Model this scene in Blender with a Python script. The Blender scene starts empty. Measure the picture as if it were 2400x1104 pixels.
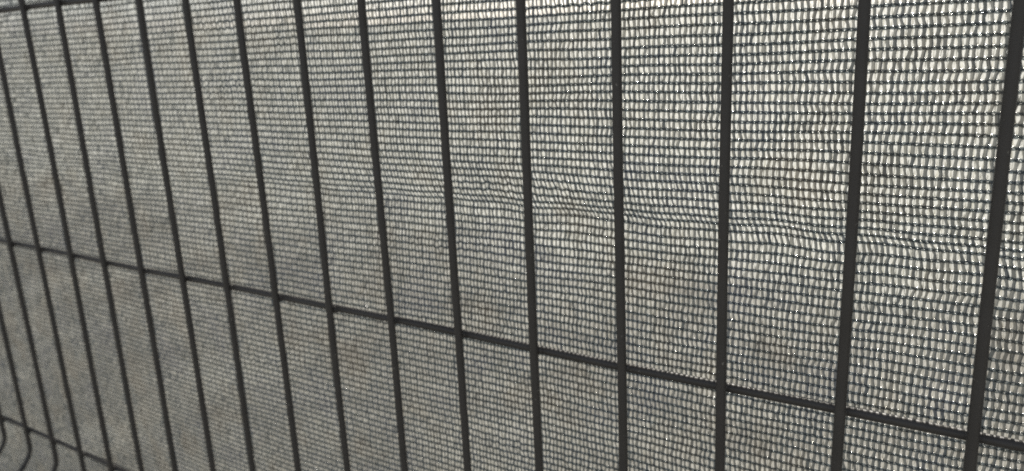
import bpy, math, random
import numpy as np
from mathutils import Matrix, Vector

random.seed(7)
rng = np.random.default_rng(11)
scene = bpy.context.scene
col = scene.collection
ZH = 1.42            # height of the cross wire near the top of the picture

# ------------------------------------------------------------------ camera
CAM = np.array((0.65563, -0.32775, ZH - 0.03718))
YAW, PITCH, ROLL = -0.583486, -0.250088, -0.048149
FPX = 1849.93        # focal length in pixels of the 2400 px wide photograph
cyw, syw, cp, sp = math.cos(YAW), math.sin(YAW), math.cos(PITCH), math.sin(PITCH)
F = np.array((syw * cp, cyw * cp, sp))
r0 = np.array((cyw, -syw, 0.0))
u0 = np.cross(r0, F)
RT = math.cos(ROLL) * r0 + math.sin(ROLL) * u0
UP = -math.sin(ROLL) * r0 + math.cos(ROLL) * u0
cam_d = bpy.data.cameras.new('camera')
cam = bpy.data.objects.new('camera', cam_d)
col.objects.link(cam)
cam.matrix_world = Matrix(((RT[0], UP[0], -F[0], CAM[0]), (RT[1], UP[1], -F[1], CAM[1]),
                           (RT[2], UP[2], -F[2], CAM[2]), (0, 0, 0, 1)))
cam_d.sensor_fit = 'HORIZONTAL'
cam_d.sensor_width = 36.0
cam_d.lens = 36.0 * FPX / 2400.0
cam_d.clip_start, cam_d.clip_end = 0.01, 3000.0
cam_d.dof.use_dof = True
cam_d.dof.focus_distance = 0.335
cam_d.dof.aperture_fstop = 9.5
scene.camera = cam

# ------------------------------------------------------------- sky and sun
SUN_EL, SUN_AZ = math.radians(42), math.radians(-14)   # azimuth from +Y towards +X
world = bpy.data.worlds.new('World')
scene.world = world
world.use_nodes = True
wn = world.node_tree
wn.nodes.clear()
sky = wn.nodes.new('ShaderNodeTexSky')
sky.sky_type = 'NISHITA'
sky.sun_disc = False
sky.sun_elevation = SUN_EL
sky.sun_rotation = SUN_AZ
sky.dust_density = 1.5
sky.ozone_density = 1.0
bg = wn.nodes.new('ShaderNodeBackground')
bg.inputs['Strength'].default_value = 0.080
wo = wn.nodes.new('ShaderNodeOutputWorld')
hs = wn.nodes.new('ShaderNodeHueSaturation')   # a hazy, nearly white sky
hs.inputs['Saturation'].default_value = 0.4
wn.links.new(sky.outputs[0], hs.inputs['Color'])
wn.links.new(hs.outputs[0], bg.inputs[0])
wn.links.new(bg.outputs[0], wo.inputs[0])

sun_d = bpy.data.lights.new('sun', 'SUN')
sun_d.energy = 4.0
sun_d.angle = math.radians(0.5)
sun_d.color = (1.0, 0.95, 0.86)
sun = bpy.data.objects.new('sun', sun_d)
col.objects.link(sun)
to_sun = Vector((math.sin(SUN_AZ) * math.cos(SUN_EL), math.cos(SUN_AZ) * math.cos(SUN_EL), math.sin(SUN_EL)))
sun.rotation_euler = to_sun.to_track_quat('Z', 'Y').to_euler()
sun.location = (0, 6, 8)

scene.view_settings.view_transform = 'Standard'
scene.view_settings.look = 'None'
scene.view_settings.exposure = 0.76
scene.view_settings.gamma = 1.0
scene.cycles.max_bounces = 8
scene.cycles.transparent_max_bounces = 16
scene.cycles.use_denoising = False
scene.cycles.filter_width = 1.8


# --------------------------------------------------------------- materials
def new_mat(name):
    m = bpy.data.materials.new(name)
    m.use_nodes = True
    m.node_tree.nodes.clear()
    return m, m.node_tree.nodes, m.node_tree.links


def mat_wire():
    m, n, l = new_mat('anthracite_coating')
    out = n.new('ShaderNodeOutputMaterial')
    b = n.new('ShaderNodeBsdfPrincipled')
    tc = n.new('ShaderNodeTexCoord')
    ns = n.new('ShaderNodeTexNoise')
    ns.inputs['Scale'].default_value = 60
    ns.inputs['Detail'].default_value = 4
    cr = n.new('ShaderNodeValToRGB')
    cr.color_ramp.elements[0].position = .3
    cr.color_ramp.elements[0].color = (.044, .040, .037, 1)
    cr.color_ramp.elements[1].position = .75
    cr.color_ramp.elements[1].color = (.056, .051, .048, 1)
    n2 = n.new('ShaderNodeTexNoise')
    n2.inputs['Scale'].default_value = 900
    bu = n.new('ShaderNodeBump')
    bu.inputs['Strength'].default_value = .25
    bu.inputs['Distance'].default_value = .0003
    l.new(tc.outputs['Object'], ns.inputs['Vector'])
    l.new(tc.outputs['Object'], n2.inputs['Vector'])
    l.new(ns.outputs['Fac'], cr.inputs['Fac'])
    l.new(cr.outputs['Color'], b.inputs['Base Color'])
    l.new(n2.outputs['Fac'], bu.inputs['Height'])
    l.new(bu.outputs['Normal'], b.inputs['Normal'])
    b.inputs['Roughness'].default_value = .5
    n3 = n.new('ShaderNodeTexNoise')
    n3.inputs['Scale'].default_value = 420
    n3.inputs['Detail'].default_value = 2
    sp = n.new('ShaderNodeValToRGB')
    sp.color_ramp.elements[0].position, sp.color_ramp.elements[0].color = .72, (0, 0, 0, 1)
    sp.color_ramp.elements[1].position, sp.color_ramp.elements[1].color = .78, (1, 1, 1, 1)
    mxc = n.new('ShaderNodeMix')
    mxc.data_type = 'RGBA'
    mxc.inputs['B'].default_value = (.20, .19, .17, 1)
    l.new(tc.outputs['Object'], n3.inputs['Vector'])
    l.new(n3.outputs['Fac'], sp.inputs['Fac'])
    l.new(sp.outputs['Color'], mxc.inputs['Factor'])
    l.new(cr.outputs['Color'], mxc.inputs['A'])
    l.new(mxc.outputs['Result'], b.inputs['Base Color'])
    l.new(b.outputs[0], out.inputs[0])
    return m


def dust_tint(n, l, a, b_, c):
    """uneven fading and dust on the cloth: cool grey, neutral and brownish patches a few centimetres wide"""
    tc = n.new('ShaderNodeTexCoord')
    ns = n.new('ShaderNodeTexNoise')
    ns.inputs['Scale'].default_value = 24
    ns.inputs['Detail'].default_value = 5
    ns.inputs['Roughness'].default_value = .62
    cr = n.new('ShaderNodeValToRGB')
    e = cr.color_ramp.elements
    e[0].position, e[0].color = .34, a
    e[1].position, e[1].color = .66, c
    m_ = e.new(.5)
    m_.color = b_
    l.new(tc.outputs['Object'], ns.inputs['Vector'])
    l.new(ns.outputs['Fac'], cr.inputs['Fac'])
    return cr.outputs['Color']


def mat_chain():
    m, n, l = new_mat('dark_monofilament')
    out = n.new('ShaderNodeOutputMaterial')
    b = n.new('ShaderNodeBsdfPrincipled')
    b.inputs['Roughness'].default_value = .11
    b.inputs['IOR'].default_value = 1.54
    tr = n.new('ShaderNodeBsdfTranslucent')
    l.new(dust_tint(n, l, (.140, .160, .190, 1), (.144, .164, .180, 1), (.170, .162, .152, 1)), b.inputs['Base Color'])
    l.new(dust_tint(n, l, (.250, .276, .318, 1), (.256, .284, .302, 1), (.294, .276, .254, 1)), tr.inputs['Color'])
    mx = n.new('ShaderNodeMixShader')
    mx.inputs[0].default_value = .5
    l.new(b.outputs[0], mx.inputs[1])
    l.new(tr.outputs[0], mx.inputs[2])
    tp = n.new('ShaderNodeBsdfTransparent')          # the thread itself lets some light through
    tp.inputs['Color'].default_value = (.92, .97, .96, 1)
    mt = n.new('ShaderNodeMixShader')
    mt.inputs[0].default_value = .74
    l.new(tp.outputs[0], mt.inputs[1])
    l.new(mx.outputs[0], mt.inputs[2])
    l.new(mt.outputs[0], out.inputs[0])
    return m


def mat_tape():
    m, n, l = new_mat('translucent_tape_film')
    out = n.new('ShaderNodeOutputMaterial')
    at = n.new('ShaderNodeAttribute')
    at.attribute_name = 'film'
    b = n.new('ShaderNodeBsdfPrincipled')
    b.inputs['Roughness'].default_value = .25
    tr = n.new('ShaderNodeBsdfTranslucent')
    l.new(dust_tint(n, l, (.078, .092, .116, 1), (.079, .094, .106, 1), (.098, .094, .090, 1)), b.inputs['Base Color'])
    l.new(dust_tint(n, l, (.052, .058, .070, 1), (.052, .060, .063, 1), (.064, .060, .054, 1)), tr.inputs['Color'])
    mx = n.new('ShaderNodeMixShader')
    mx.inputs[0].default_value = .45
    tp = n.new('ShaderNodeBsdfTransparent')
    tp.inputs['Color'].default_value = (1, .985, .92, 1)
    mt = n.new('ShaderNodeMixShader')
    l.new(b.outputs[0], mx.inputs[1])
    l.new(tr.outputs[0], mx.inputs[2])
    l.new(at.outputs['Fac'], mt.inputs[0])
    l.new(tp.outputs[0], mt.inputs[1])
    l.new(mx.outputs[0], mt.inputs[2])
    l.new(mt.outputs[0], out.inputs[0])
    return m


def mat_ground():
    m, n, l = new_mat('pale_ground')
    out = n.new('ShaderNodeOutputMaterial')
    b = n.new('ShaderNodeBsdfPrincipled')
    tc = n.new('ShaderNodeTexCoord')
    ns = n.new('ShaderNodeTexNoise')
    ns.inputs['Scale'].default_value = 2.0
    ns.inputs['Detail'].default_value = 6
    ns.inputs['Roughness'].default_value = .65
    cr = n.new('ShaderNodeValToRGB')
    e = cr.color_ramp.elements
    e[0].position, e[0].color = .36, (.24, .238, .205, 1)
    e[1].position, e[1].color = .62, (.375, .374, .336, 1)
    n2 = n.new('ShaderNodeTexNoise')
    n2.inputs['Scale'].default_value = 70
    n2.inputs['Detail'].default_value = 3
    bu = n.new('ShaderNodeBump')
    bu.inputs['Strength'].default_value = .4
    bu.inputs['Distance'].default_value = .01
    l.new(tc.outputs['Object'], ns.inputs['Vector'])
    l.new(tc.outputs['Object'], n2.inputs['Vector'])
    l.new(ns.outputs['Fac'], cr.inputs['Fac'])
    # invented strip along the fence, coloured darker to dim the lower view; paler beyond
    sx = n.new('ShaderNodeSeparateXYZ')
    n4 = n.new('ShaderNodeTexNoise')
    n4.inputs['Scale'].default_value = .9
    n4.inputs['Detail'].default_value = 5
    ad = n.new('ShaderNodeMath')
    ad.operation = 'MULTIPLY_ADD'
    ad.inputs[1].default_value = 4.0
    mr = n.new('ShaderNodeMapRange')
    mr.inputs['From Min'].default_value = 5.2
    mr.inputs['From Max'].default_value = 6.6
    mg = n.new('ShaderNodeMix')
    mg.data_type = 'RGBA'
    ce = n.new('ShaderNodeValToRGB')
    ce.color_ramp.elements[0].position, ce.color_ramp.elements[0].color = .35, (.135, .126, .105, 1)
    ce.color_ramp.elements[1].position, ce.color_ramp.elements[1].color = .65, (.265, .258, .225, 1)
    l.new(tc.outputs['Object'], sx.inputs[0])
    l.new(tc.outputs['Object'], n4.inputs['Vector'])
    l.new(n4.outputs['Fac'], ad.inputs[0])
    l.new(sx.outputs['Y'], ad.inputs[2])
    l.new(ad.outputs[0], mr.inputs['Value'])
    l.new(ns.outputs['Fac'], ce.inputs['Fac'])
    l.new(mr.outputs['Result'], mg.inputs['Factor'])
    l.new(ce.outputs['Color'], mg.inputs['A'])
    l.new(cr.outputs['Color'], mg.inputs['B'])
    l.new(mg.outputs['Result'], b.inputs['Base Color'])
    l.new(n2.outputs['Fac'], bu.inputs['Height'])
    l.new(bu.outputs['Normal'], b.inputs['Normal'])
    b.inputs['Roughness'].default_value = .85
    l.new(b.outputs[0], out.inputs[0])
    return m


M_WIRE, M_CHAIN, M_TAPE, M_GROUND = mat_wire(), mat_chain(), mat_tape(), mat_ground()


# ----------------------------------------------------------------- helpers
def mesh_np(name, verts, quads, mat, smooth=True, density=None):
    me = bpy.data.meshes.new(name)
    nq = len(quads)
    k = quads.shape[1]
    me.vertices.add(len(verts))
    me.vertices.foreach_set('co', np.ascontiguousarray(verts, dtype=np.float32).ravel())
    me.loops.add(nq * k)
    me.loops.foreach_set('vertex_index', np.ascontiguousarray(quads, dtype=np.int32).ravel())
    me.polygons.add(nq)
    me.polygons.foreach_set('loop_start', np.arange(0, nq * k, k, dtype=np.int32))
    me.polygons.foreach_set('use_smooth', np.full(nq, smooth, dtype=bool))
    if density is not None:
        a = me.attributes.new('film', 'FLOAT', 'FACE')
        a.data.foreach_set('value', np.ascontiguousarray(density, dtype=np.float32))
    me.materials.append(mat)
    me.update(calc_edges=True)
    return me


def link(name, me, parent=None):
    o = bpy.data.objects.new(name, me)
    col.objects.link(o)
    o.parent = parent
    return o


def tube(path, rad, sides, ref, caps=True, flat=1.0):
    """vertices and quads of a tube along path (n,3); ref is a direction across it"""
    path = np.asarray(path, float)
    t = np.gradient(path, axis=0)
    t /= np.linalg.norm(t, axis=1)[:, None]
    a = np.cross(t, ref)
    a /= np.linalg.norm(a, axis=1)[:, None]
    b = np.cross(a, t)
    n = len(path)
    ang = np.arange(sides) * 2 * math.pi / sides
    v = path[:, None, :] + rad * (np.cos(ang)[None, :, None] * a[:, None, :]
                                  + flat * np.sin(ang)[None, :, None] * b[:, None, :])
    i = np.arange(n - 1)[:, None] * sides
    j = np.arange(sides)[None, :]
    jn = (j + 1) % sides
    q = np.stack([i + j, i + jn, i + sides + jn, i + sides + j], -1).reshape(-1, 4)
    return v.reshape(-1, 3), q


def visible(u, y, v, mx=60, my=60):
    """does a place on the cloth fall in the frame (with a margin)?  used only to pick the level of detail"""
    d = np.stack([u - CAM[0], y - CAM[1], v + ZH - CAM[2]], -1)
    z = d @ F
    x = 1200 + FPX * (d @ RT) / z
    yy = 552 - FPX * (d @ UP) / z
    return (z > .02) & (x > -mx) & (x < 2400 + mx) & (yy > -my) & (yy < 1104 + my)


# ------------------------------------------------------------------ ground
# level near the fence, a gentle rise beyond
yr_ = np.array([-60, -20, 0, 8, 16, 25, 40, 60, 90, 140, 200, 300, 420, 700.])
xr_ = np.linspace(-700, 700, 57)
GX, GY = np.meshgrid(xr_, yr_)
rise = np.clip((np.hypot(GX, GY) - 16) * np.clip((GY + 30) / 60, 0, 1), 0, 400) * .0235
rise = rise * (1 + .16 * np.sin(GX * .021 + GY * .013) + .10 * np.sin(GX * .057 + 1.0))
gv = np.stack([GX, GY, rise], -1).reshape(-1, 3)
nx, ny = len(xr_), len(yr_)
gi = (np.arange(ny - 1)[:, None] * nx + np.arange(nx - 1)[None]).ravel()
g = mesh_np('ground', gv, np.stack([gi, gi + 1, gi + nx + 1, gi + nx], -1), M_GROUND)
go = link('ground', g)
go['kind'] = 'structure'

# ------------------------------------------------------------- fence panel
panel = bpy.data.objects.new('fence_panel', None)
panel.location = (0.15, 0, 0)
col.objects.link(panel)
panel['label'] = 'dark grey welded wire fence panel with folded ribs standing in front of the shade cloth'
panel['category'] = 'fence'
RV, RH = .0023, .0022
RS = .00042          # thread radius of the knitted chains
HV = [0.30, 0.20, 0.0, -0.1995, -0.397, -0.497, -0.697, -0.897, -0.997, -1.197, -1.347]
FOLDS = [(0.30, 0.20), (-0.397, -0.497), (-0.897, -0.997)]


def fold_offset(v):
    y = np.zeros_like(v)
    for a, b in FOLDS:
        s = (a - v) / (a - b)
        # straight at both cross wires, then a rounded nose towards the viewer
        w = np.clip((s - .16) / .34, 0, 1) * np.clip((.84 - s) / .34, 0, 1)
        tri = np.clip(np.minimum((s - .16) / .34, (.84 - s) / .34), 0, 1)
        sm = np.where(tri < .5, tri * tri / .75, (tri - .25) / .75)
        sm = np.where(tri > .85, 1 - (1 - sm) - .6 * (tri - .85) ** 2, sm)
        y -= .025 * np.where(w > 0, sm, 0)
    return y


vs = [0.33]
for a, b in zip(HV[:-1], HV[1:]):
    seg = 22 if any(abs(a - f[0]) < 1e-6 for f in FOLDS) else 8
    vs += list(np.linspace(vs[-1] if vs[-1] != .33 else a, b, seg + 1)[1:]) if vs[-1] != .33 else \
        [a] + list(np.linspace(a, b, seg + 1)[1:])
vs += [-1.40]
vs = np.array(vs)
base_y = fold_offset(vs)
k = np.array([.25, .5, .25])
SHIFT = {12: .0009, 13: -.0003, 11: -.0004, 10: -.0003, 0: -.0004, 1: -.0008, -1: -.0009, 2: -.0006,
         7: .0004, 8: .0002, -2: -.0002, -3: .0006, 6: .0003}
rng_far = np.random.default_rng(77)
for i in list(range(-18, 22)) + list(range(-29, -18)):
    if i == -29:
        rng, rng_keep = rng_far, rng
    x0 = .05 * i + SHIFT.get(i, rng.normal(0, .0004))
    ph = rng.uniform(0, 6.28, 3)
    x = x0 + .00035 * np.sin(vs * 9 + ph[0]) + .0002 * np.sin(vs * 23 + ph[1])
    y = base_y + .0003 * np.sin(vs * 11 + ph[2])
    pth = np.stack([x - .15, y, vs + ZH], -1)
    v, q = tube(pth, RV, 12, np.array((1.0, 0, 0)))
    o = link('vertical_wire', mesh_np('vertical_wire', v, q, M_WIRE), panel)
rng = rng_keep
us = np.linspace(-1.465, 1.065, 124)
for j, hv in enumerate(HV):
    ph = rng.uniform(0, 6.28, 3)
    z = hv + ZH + .0003 * np.sin(us * 14 + ph[0]) + .00025 * np.sin(us * 31 + ph[1])
    y = np.full_like(us, RV + RH - .0003)
    v, q = tube(np.stack([us - .15, y, z], -1), RH, 12, np.array((0, 1.0, 0)))
    V, Q, off = [v], [q], len(v)
    for i in range(-29, 22):                        # a squashed weld under each vertical wire
        xc = .05 * i + SHIFT.get(i, 0) - .15
        w = rng.uniform(.0030, .0040)
        pw = np.linspace(-1, 1, 7)
        pth = np.stack([xc + w * pw, np.full(7, RV + RH * .35), np.full(7, hv + ZH) + .0003 * rng.normal()], -1)
        v, q = tube(pth, 1.0, 8, np.array((0, 1.0, 0)))
        rr = .00225 * np.sqrt(np.clip(1 - pw ** 2, .02, 1))
        c = np.repeat(pth, 8, axis=0)
        v = c + (v - c) * np.repeat(rr, 8)[:, None] * np.array((1, .9, 1.12))
        V.append(v)
        Q.append(q + off)
        off += len(v)
    link('horizontal_wire', mesh_np('horizontal_wire', np.concatenate(V), np.concatenate(Q), M_WIRE), panel)

# ------------------------------------------------------------- shade cloth
cloth = bpy.data.objects.new('shade_cloth', None)
cloth.location = (0.15, .013, 0)
col.objects.link(cloth)
cloth['label'] = 'grey knitted shade cloth with a sideways crease, hung behind the wire fence panel'
cloth['category'] = 'shade cloth'
PITCH_U, PITCH_V = .00244, .00414
# profile down the cloth: tilt of the fabric (radians, + = running away from the viewer going down)
DS = .0005
s_ax = np.arange(0, 1.6, DS)


def tilt(v):
    t = 0.0
    if -.103 < v < -.099:
        t = .10
    if -.121 < v <= -.103:
        t = .23
    if -.1275 < v <= -.121:
        t = .56
    if -.1310 < v <= -.1275:
        t = -.42
    if -.195 < v <= -.131:
        t = -.075
    return t


V0, Y0 = .145, 0.0
pv, py = [V0], [Y0]
for _ in s_ax[1:]:
    t = tilt(pv[-1])
    pv.append(pv[-1] - DS * math.cos(t))
    py.append(py[-1] + DS * math.sin(t))
pv, py = np.array(pv), np.array(py)
kern = np.exp(-.5 * (np.arange(-10, 11) * DS / .0011) ** 2)
kern /= kern.sum()
py = np.convolve(np.pad(py, 10, mode='edge'), kern, 'valid')
WAVES = [(rng.uniform(4, 26), rng.uniform(3, 30), rng.uniform(0, 6.28), rng.uniform(.2, .9)) for _ in range(9)]
WZ = [(rng.uniform(18, 90), rng.uniform(30, 240), rng.uniform(0, 6.28), rng.uniform(.05, .14)) for _ in range(12)]

SNAGS = [(rng.uniform(-.2, .68), rng.uniform(-.38, 0), rng.uniform(.012, .05), rng.uniform(0, 6)) for _ in range(26)]


def crease_shift(u):
    return .0030 * np.clip((u - .50) / .14, 0, 1.5) + .0026 * np.clip((u - .60) / .05, 0, 1)


def cloth_pt(u, s):
    """point of the cloth surface in cloth-local u, arc length s -> x, y, v"""
    v = np.interp(s, s_ax, pv)
    y = np.interp(s - crease_shift(u), s_ax, py)
    y = y * (.35 + .75 / (1 + np.exp(-(u - .30) / .07)))
    dz = np.zeros_like(u)
    for a, b, p, w in WAVES:
        y = y + .0006 * w * np.sin(a * u + b * v + p)
    for a, b, p, w in WZ:
        dz = dz + .001 * w * np.sin(a * u + b * s + p)
    for a, b, rr, p in SNAGS:
        w = np.exp(-((u - a) / rr) ** 2 - ((v - b) / .005) ** 2)
        dz = dz + .00045 * w * np.sin(900 * u + p)
        y = y + .0006 * w * np.sin(430 * u + p)
    near = np.exp(-((v + .128 + crease_shift(u)) / .016) ** 2) * (.3 + .6 / (1 + np.exp(-(u - .34) / .06)))
    dz = dz + .0006 * near * (np.sin(31 * u + 1.3) + .6 * np.sin(83 * u) + .5 * np.sin(171 * u + 60 * v))
    y = y + .0012 * near * (np.sin(57 * u + .4) + .7 * np.sin(133 * u + 2))
    y = np.maximum(y, -.0075)
    return u, y, v + dz


U_LO, U_HI = -1.44, 1.04
n_rows = int(1.5 / PITCH_V)
K_LO, K_HI = int(U_LO / PITCH_U), int(U_HI / PITCH_U)
kk = np.arange(K_LO, K_HI)


def row_loops(seed):
    r = np.random.default_rng(seed)
    ph = r.uniform(0, 6.28, 3)
    jit = r.normal(0, .06, len(kk)) + .16 * np.sin(kk * .11 + ph[0]) + .10 * np.sin(kk * .37 + ph[1])
    return (kk + jit) * PITCH_U


def strand_mesh(name, u_nodes, s, r, lo_detail):
    """one knitted chain: two plied threads that cross at every stitch and leave an eye between"""
    V, Q, off = [], [], 0
    for lvl, mask in lo_detail:
        idx = np.nonzero(mask)[0]
        if len(idx) < 2:
            continue
        for grp in np.split(idx, np.nonzero(np.diff(idx) > 1)[0] + 1):
            if len(grp) < 2:
                continue
            a = u_nodes[grp[0]:grp[-1] + 2]
            per = {2: 4, 1: 2, 0: 1}[lvl]
            if lvl == 0:
                a = a[::4] if len(a) > 8 else a
            t = np.arange((len(a) - 1) * per + 1) / per
            u = np.interp(t, np.arange(len(a)), a)
            amp = np.repeat(r.uniform(.36, .56, len(a)), per)[:len(u)] if per > 1 else None
            if lvl == 0:
                x, y, v = cloth_pt(u, np.full_like(u, s))
                pth = np.stack([x - .15, y, v + ZH], -1)
                vv, q = tube(pth, .00055, 3, np.array((0, 1.0, 0)), flat=.6)
                V.append(vv)
                Q.append(q + off)
                off += len(vv)
                continue
            for sg in (1, -1):
                ph = np.sin(math.pi * t) * sg
                wob = r.normal(0, .00004, len(u))
                x, y, v = cloth_pt(u, np.full_like(u, s))
                pth = np.stack([x - .15, y - .00005 + .00022 * np.cos(math.pi * t) * sg,
                                v + ZH + .001 * amp * ph + wob], -1)
                vv, q = tube(pth, RS, 4 if lvl == 2 else 3, np.array((0, 1.0, 0)))
                V.append(vv)
                Q.append(q + off)
                off += len(vv)
    return mesh_np(name, np.concatenate(V), np.concatenate(Q), M_CHAIN)


def tape_mesh(name, ua, ub, sa, sb, r, sel_hi, sel_lo):
    """the weft tape of one course: legs up and down between two chains, pleated where it turns"""
    V, Q, D, off = [], [], [], 0
    idx = np.nonzero(sel_hi)[0]
    if len(idx):
        n = len(idx)
        par = np.where((kk[idx] % 2) == 0, 1.0, -1.0) * np.where(r.random(n) < .07, -1, 1)
        p = PITCH_U
        sw = r.normal(0, .05) * p
        tt = ua[idx] + par * p * r.uniform(.02, .14, n) + sw
        bb = ub[idx] - par * p * r.uniform(.02, .14, n) + r.normal(0, .03, n) * p + sw
        wt = p * r.uniform(.27, .375, n)
        wb = p * r.uniform(.27, .375, n)
        mid = (tt + bb) / 2 + r.normal(0, .05, n) * p
        wm = (wt + wb) / 2 * r.uniform(.68, .92, n)
        bul = r.normal(0, .0002, n)
        rows_ = []
        for f, c, w in ((0, tt, wt), (.5, mid, wm), (1, bb, wb)):
            s = np.full(n, sa + (sb - sa) * f)
            for e, bo in ((-1, 0), (.15, 1), (1, 0)):
                x, y, v = cloth_pt(c + e * w, s)
                rows_.append(np.stack([x - .15, y + .00012 + bo * bul + .00014 * e * par, v + ZH], -1))
        vv = np.stack(rows_, 1)                     # n,9,3
        base = np.array([(0, 1, 4, 3), (1, 2, 5, 4), (3, 4, 7, 6), (4, 5, 8, 7)])
        q = (np.arange(n)[:, None, None] * 9 + base[None]).reshape(-1, 4)
        dn = np.clip(r.normal(.92, .05, n), .65, 1.0)
        d4 = np.stack([dn * r.uniform(.82, 1.0, n), dn], 1)
        D.append(np.concatenate([d4, d4], 1).ravel())
        V.append(vv.reshape(-1, 3))
        Q.append(q)
        off += n * 9
        # pleat in the gap: a thin wedge falling from the upper chain or rising from the lower one
        up = par > 0
        cu = (ua[idx] + ub[idx]) / 2 + .5 * p + r.normal(0, .10, n) * p + sw
        L = r.uniform(.55, 1.05, n)
        f0 = np.where(up, 0.0, 1.0)
        f1 = np.where(up, L, 1 - L)
        hw = p * r.uniform(.06, .20, n)
        tip = p * r.uniform(.01, .06, n)
        dx = p * r.normal(0, .10, n)
        rows_ = []
        for f, c, w in ((f0, cu, hw), (f1, cu + dx, tip)):
            s = sa + (sb - sa) * f
            for e in (-1, 1):
                x, y, v = cloth_pt(c + e * w, s)
                rows_.append(np.stack([x - .15, y + .0004 + .0001 * e, v + ZH], -1))
        vv = np.stack(rows_, 1)
        q = (np.arange(n)[:, None, None] * 4 + np.array([(0, 1, 3, 2)])[None]).reshape(-1, 4) + off
        V.append(vv.reshape(-1, 3))
        Q.append(q)
        D.append(np.clip(r.normal(.36, .16, n), .08, .8))
        off += n * 4
        # here and there a fold of the film lies flat over the chain and catches the sun
        gl = np.nonzero(r.random(n) < .085)[0]
        if len(gl):
            m = len(gl)
            nrm = np.array((.35, -.09, .92)) + r.normal(0, .11, (m, 3))
            nrm /= np.linalg.norm(nrm, axis=1)[:, None]
            t1 = np.cross(nrm, np.array((0, 1.0, 0)))
            t1 /= np.linalg.norm(t1, axis=1)[:, None]
            t2 = np.cross(nrm, t1)
            hw_ = r.uniform(.00018, .00036, m)[:, None]
            x, y, v = cloth_pt(cu[gl], np.full(m, sa))
            c = np.stack([x - .15, y - .0001, v + ZH + .00062], -1)
            vv = np.stack([c - t1 * hw_ - t2 * hw_ * .8, c + t1 * hw_ - t2 * hw_, c + t1 * hw_ * .8 + t2 * hw_, c - t1 * hw_ + t2 * hw_ * .9], 1)
            V.append(vv.reshape(-1, 3))
            Q.append(np.arange(4 * m).reshape(-1, 4) + off)
            D.append(np.ones(m))
            off += 4 * m
    idx = np.nonzero(sel_lo)[0]
    if len(idx):
        n = len(idx)
        w = PITCH_U * .30
        rows_ = []
        for s_, uu in ((sa, ua), (sb, ub)):
            for e in (-1, 1):
                x, y, v = cloth_pt(uu[idx] + e * w, np.full(n, s_))
                rows_.append(np.stack([x - .15, y + .00012, v + ZH], -1))
        vv = np.stack(rows_, 1)
        q = (np.arange(n)[:, None, None] * 4 + np.array([(0, 1, 3, 2)])[None]).reshape(-1, 4) + off
        V.append(vv.reshape(-1, 3))
        Q.append(q)
        D.append(np.full(n, .8))
    return mesh_np(name, np.concatenate(V), np.concatenate(Q), M_TAPE, smooth=False, density=np.concatenate(D))


# spacing of the courses, a little uneven
crs = PITCH_V * (1 + rng.normal(0, .025, n_rows))
S = np.cumsum(crs)
sc_ = np.interp(-.1325, pv[::-1], s_ax[::-1])
S[S > sc_] += .0003
loops = [row_loops(100 + i) for i in range(n_rows)]
# neighbouring courses share most of their drift so that the wales stay in line
drift = np.zeros(len(kk))
for i in range(n_rows):
    drift = .93 * drift + .07 * np.interp(kk, np.arange(K_LO, K_HI, 12), rng.normal(0, 1.6, len(range(K_LO, K_HI, 12)))) * PITCH_U
    loops[i] = .6 * loops[i] + .4 * kk * PITCH_U + drift * .5
    vr = np.interp(S[i] - crease_shift(loops[i]), s_ax, pv)
    shear = PITCH_U / PITCH_V * (.10 * np.clip(-.105 - vr, 0, .019) + .42 * np.clip(-.124 - vr, 0, .0085))
    loops[i] = loops[i] + shear / (1 + np.exp(-(loops[i] - .28) / .06))
far_rows = []
proto_chain = proto_tape = None
for i in range(n_rows - 1):
    u = loops[i]
    x, y, v = cloth_pt(u, np.full_like(u, S[i]))
    vis = visible(x, y + .013, v)
    r = np.random.default_rng(5000 + i)
    if vis.any():
        fine = vis & (u > .20)
        mid = vis & ~fine
        lo = ~vis
        # each zone reaches to the start of the next, the last stitch is left to the neighbour
        z = [(2, fine[:-1]), (1, mid[:-1]), (0, lo[:-1])]
        link('knitted_chain', strand_mesh('knitted_chain', u, S[i], r, z), cloth)
        link('weft_tape', tape_mesh('weft_tape', u, loops[i + 1], S[i], S[i + 1], r, vis, lo), cloth)
    else:
        if proto_chain is None:
            z = [(2, np.zeros(len(u) - 1, bool)), (1, np.zeros(len(u) - 1, bool)), (0, np.ones(len(u) - 1, bool))]
            proto_chain = strand_mesh('knitted_chain', u, S[i], r, z)
            proto_tape = tape_mesh('weft_tape', u, u, S[i], S[i] + PITCH_V, r, np.zeros(len(u), bool), np.ones(len(u), bool))
            z_ref = v.mean()
            yr = y.mean()
        for nm, me in (('knitted_chain', proto_chain), ('weft_tape', proto_tape)):
            o = link(nm, me, cloth)
            o.location = (0, 0, v.mean() - z_ref)
